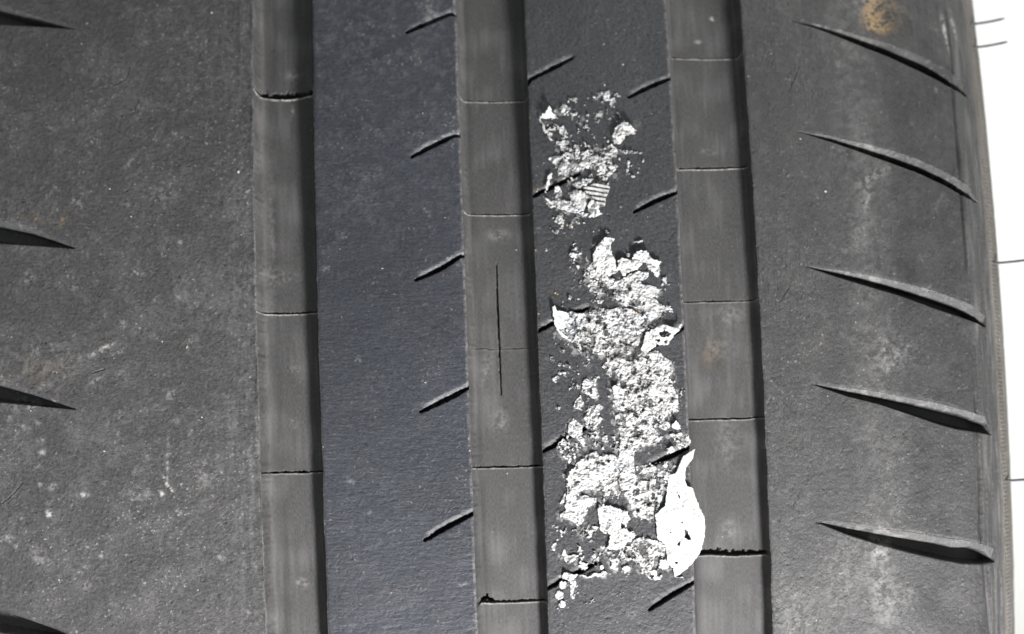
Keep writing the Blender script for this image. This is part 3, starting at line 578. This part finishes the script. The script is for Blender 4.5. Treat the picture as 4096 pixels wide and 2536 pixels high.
def crumbs(polys, parent, seed):
    pp = [(tread(p), d) for p, d in polys]; al = np.vstack([p for p, _ in pp])
    gx = np.arange(al[:, 0].min()-1, al[:, 0].max()+1, .085); gy = np.arange(al[:, 1].min()-1, al[:, 1].max()+1, .085)
    X, Y = np.meshgrid(gx, gy); Dn = np.zeros_like(X)
    jx, jy = tr2(X, Y)*.22, tr2(Y+40, X)*.22
    for p, d in pp:
        i0, i1 = np.searchsorted(gy, (p[:, 1].min()-.8, p[:, 1].max()+.8)); j0, j1 = np.searchsorted(gx, (p[:, 0].min()-.8, p[:, 0].max()+.8)); w_ = (slice(i0, i1), slice(j0, j1))
        m = in_poly(X[w_]+jx[w_], Y[w_]+jy[w_], p); Dn[w_] = np.where(m, np.maximum(Dn[w_], d), Dn[w_])
    f = .45*tr(X, Y)+.55*tr2(X, Y)+.30*tr3(X, Y)+.40*tr4(X, Y); rk = np.argsort(np.argsort(f.ravel())).reshape(f.shape)/f.size
    mask = rk < np.where(Dn > .45, Dn**.33, Dn*1.25)
    amt = np.clip((np.where(Dn > .45, Dn**.6, Dn*1.25)-rk)/.5, 0, 1)
    top = .07+.20*amt+.035*np.clip(tr3(X+9, Y), -1, 2)+.13*np.clip(tr2(X+3, Y+8), -1, 2)
    facet = Tex(seed, 1.1, size=60, n=1024, slope=2.6); top += .14*np.abs(facet(X, Y))-.10*veins(X, Y, 5)
    soil = np.clip(np.where(Dn > .8, .8, np.where(Dn > .45, 1.02, .6))-1.75*amt+.20*tr3(X, Y+5)+.14*tr(X+30, Y), 0, .8)*np.where(Dn < .86, 1, .5)
    soil = np.clip(soil+np.clip(tr(X+17, Y+3)-.9, 0, 1)*1.0*(Dn < .86)+.45*veins(X, Y, 5), 0, .85)
    return props(solid_from_mask('paper_crumbs', X, Y, np.maximum(top, .06), top*0-.05, mask, M_crumb, parent, soil), kind='stuff')

def scrap(polys, parent, lift, grad=(0, 0), crumple=.25, seed=0, holes=(), soil=.0, mat=None, label=None, stripes=None, curl=None, edge=.12):
    """one torn piece of paper: outline in photo pixels, lift above the rubber (mm) and how it rises across/round"""
    p = tread(polys); c = p.mean(0); lift, grad = lift*.72, (grad[0]*.72, grad[1]*.72); gx = np.arange(p[:, 0].min()-.4, p[:, 0].max()+.4, .08); gy = np.arange(p[:, 1].min()-.4, p[:, 1].max()+.4, .08)
    X, Y = np.meshgrid(gx, gy); jx = edge*tr(X+seed, Y)+.5*edge*tr3(X, Y+seed); jy = edge*tr(Y+seed, X)+.5*edge*tr3(Y, X+seed)
    m = in_poly(X+jx, Y+jy, p)
    for hpoly in holes: m &= ~in_poly(X+jx, Y+jy, tread(hpoly))
    ext = max(np.ptp(p[:, 0]), np.ptp(p[:, 1]))/2
    U, W_ = (X-c[0])/ext, (Y-c[1])/ext
    h = lift+grad[0]*U+grad[1]*W_+crumple*(.7*np.abs(tr2(X+seed*3, Y))+.35*tr4(X+seed, Y+9)+.14*tr3(X, Y))
    if curl: h += curl*np.clip(U*U+W_*W_-.3, 0, 2)
    h = np.maximum(h, .12)
    so = np.clip(soil+(.10 if seed == 15 else .38)*veins(X, Y, seed*7+3, .07)+.55*np.clip(tr3(X+seed, Y)-1.15, 0, 1)*(1 if soil else .7)+(.3*np.clip(tr2(X, Y+seed)-.6, 0, 1) if soil else 0), 0, .85)
    o_ = solid_from_mask('paper_scrap', X, Y, h, h-.13, m, mat or M_paper, parent, so)
    if label: o_['label'] = label
    if stripes:                                      # printed bars: a sheet of ink just above the paper
        (a, b), nb, ph = stripes
        along = ((X-p[:, 0].min())*a+(Y-p[:, 1].min())*b)/np.hypot(a, b)
        mm = m & (((along/nb+ph+.04*tr(X, Y)) % 1) < .46)
        ob = solid_from_mask('printed_bars', X, Y, h+.03, h+.004, mm, M_ink, o_, so)
    return o_

up = link(bpy.data.objects.new('torn_label', None)); lo = link(bpy.data.objects.new('torn_label', None))
cu = tread([(2330, 760)])[0]/1000; cl = tread([(2480, 1700)])[0]/1000
for e, c in ((up, cu), (lo, cl)):
    e.location = surf(np.array(c[0]), np.array(c[1])); e.empty_display_size = .02
props(up, 'small upper remnant of torn white paper label with striped scrap, stuck on the tread', 'paper label', 'torn paper label remnants on the tread')
props(lo, 'long lower remnant of torn white paper label with bright crescent flap beside right groove', 'paper label', 'torn paper label remnants on the tread')
bpy.context.view_layer.update()
crumbs(UPPER, up, 61); crumbs(LOWER, lo, 62)
G = 'soil'
scrap(A([(188,345),(290,242),(318,275),(345,335),(410,350),(300,352)]), up, 1.5, (-.2, .9), .15, 1)
scrap(A([(188,345),(205,350),(262,455),(335,570),(318,575),(240,470)]), up, .5, (0, .5), .1, 17, soil=.2)
scrap(A([(930,590),(940,450),(1050,385),(1095,420),(1170,465),(1150,510),(1095,495),(1070,530),(1000,600)]), up, 1.1, (.1, .8), .3, 2, soil=.18)
scrap(A([(240,1110),(255,1010),(270,950),(310,880),(328,905),(300,990),(262,1080)]), up, .8, (-.6, .2), .1, 3)
scrap(A([(228,1130),(300,1200),(420,1250),(540,1290),(610,1300),(560,1240),(440,1200),(320,1170)]), up, .4, (0, 0), .2, 18, holes=[A([(330,1190),(400,1200),(380,1215)]), A([(450,1215),(520,1240),(480,1250)])])
scrap(A([(480,1080),(560,1060),(660,1080),(690,1150),(650,1240),(610,1260),(520,1180)]), up, .7, (.1, 0), .22, 4, soil=.22, curl=-.3)
scrap(A([(640,1040),(740,1000),(850,995),(905,1040),(870,1150),(850,1230),(790,1240),(700,1160)]), up, .9, (.3, .2), .08, 5, label='scrap with printed black and white stripes', stripes=((.22, 1.), 1.0, .1), edge=.06)
scrap(A([(680,1230),(700,1170),(740,1165),(790,1220),(800,1290),(830,1310),(760,1345),(700,1345),(710,1300),(690,1290)]), up, 1.2, (.2, -.2), .3, 6)
scrap(B([(790,330),(830,240),(900,150),(940,150),(1035,155),(980,215),(990,310),(1030,400),(1060,500),(960,560),(860,520),(780,430)]), lo, .95, (.1, .6), .3, 7)
scrap(B([(1040,400),(1100,365),(1210,370),(1250,285),(1370,290),(1420,380),(1510,400),(1500,440),(1520,530),(1470,570),(1400,500),(1350,410),(1300,440),(1260,500),(1200,500),(1110,560),(1050,480)]), lo, 1.0, (.0, .7), .35, 8)
scrap(B([(345,885),(375,880),(400,920),(520,950),(530,1030),(500,1110),(420,1130),(470,1180),(600,1250),(560,1270),(430,1190),(372,1090),(352,980)]), lo, .8, (-.8, .3), .12, 9, label='curled left edge flap', edge=.05)
scrap(B([(1350,1170),(1530,1080),(1600,1095),(1690,1115),(1740,1065),(1725,1140),(1650,1210),(1590,1300),(1480,1300),(1370,1390),(1300,1360)]), lo, 1.1, (.3, .6), .2, 10,
      holes=[B([(1500,1180),(1560,1140),(1620,1175),(1590,1210),(1510,1215)]), B([(1450,1250),(1510,1230),(1500,1275)]), B([(1560,1260),(1590,1250),(1570,1285)])], edge=.08)
scrap(C([(1640,790),(1690,760),(1750,850),(1700,865),(1650,840)]), lo, 1.2, (.1, .3), .2, 11)
scrap(C([(1570,1090),(1620,1040),(1660,1060),(1655,1100),(1590,1125)]), lo, .9, (.0, .2), .2, 12)
scrap(C([(500,1400),(530,1320),(580,1265),(600,1290),(560,1400),(560,1460),(500,1470)]), lo, 1.2, (-.8, .3), .12, 13, soil=.25)
scrap(C([(990,400),(1015,375),(1045,395),(1080,440),(1020,470),(990,440)]), lo, 1.0, (-.2, .4), .2, 19)
scrap(D_([(840,310),(960,330),(1160,390),(1200,470),(1150,520),(1160,590),(1270,640),(1200,700),(1110,790),(1020,810),(940,780),(980,640),(880,620),(860,540),(830,480)]), lo, .7, (0, .1), .35, 14, holes=[D_([(1085,510),(1150,560),(1100,580)])])
cres = C([(1892,1055),(1860,1170),(1790,1270),(1780,1400)])+D_([(1800,110),(1862,140),(1920,310),(1980,450),(1996,560),(1982,700),(1935,840),(1850,960),(1720,1070),(1660,1095),(1650,1000),(1590,960),(1560,740),(1480,690),(1470,560),(1450,430),(1560,330),(1580,180),(1600,0)])+C([(1680,1330),(1750,1150)])
scrap(cres, lo, 1.2, (.75, -.25), .12, 15, holes=[D_([(1705,205),(1720,210),(1725,250),(1710,240)]), D_([(1770,580),(1800,600),(1840,690),(1810,700),(1775,660)]), D_([(1735,510),(1760,500),(1750,520)]), D_([(1690,740),(1730,705),(1715,760)]), D_([(1610,610),(1630,615),(1620,630)]), D_([(1670,935),(1700,935),(1685,955)])],
      label='large bright crescent flap overhanging the right groove', edge=.05)
def disc(cx, cy, r): return D_([(cx+r*math.cos(a), cy+r*.95*math.sin(a)) for a in np.linspace(0, 6.28, 13)[:-1]])
for k, (a, b, r) in enumerate(((460, 1185, 42), (428, 1292, 52), (456, 1390, 42))): scrap(disc(a, b, r), lo, .5, (.1, .1), .25, 20+k)
for k, (a, b, r) in enumerate(((680, 975, 50), (490, 1085, 42), (1440, 1060, 36), (1150, 1010, 38), (880, 1000, 26), (1555, 960, 60))): scrap(disc(a, b, r), lo, .6, (.1, .1), .35, 30+k)

# ------------------------------------------------------------------ backdrop: a white sweep, floor and wall
bv, bf = [], []
prf = [(-2.2, -.331)]+[(y, -.331) for y in np.linspace(-1.5, .5, 5)]+[(.5+.35*math.sin(t), -.331+.35*(1-math.cos(t))) for t in np.linspace(.15, math.pi/2, 12)]+[(.85, .8), (.85, 2.0)]
for y, z in prf:
    bv += [(-2.2, y, z), (2.2, y, z)]
for i in range(len(prf)-1): bf.append((2*i, 2*i+1, 2*i+3, 2*i+2))
bd = np_mesh('backdrop', np.array(bv), np.array(bf), M_wall); props(bd, kind='structure')
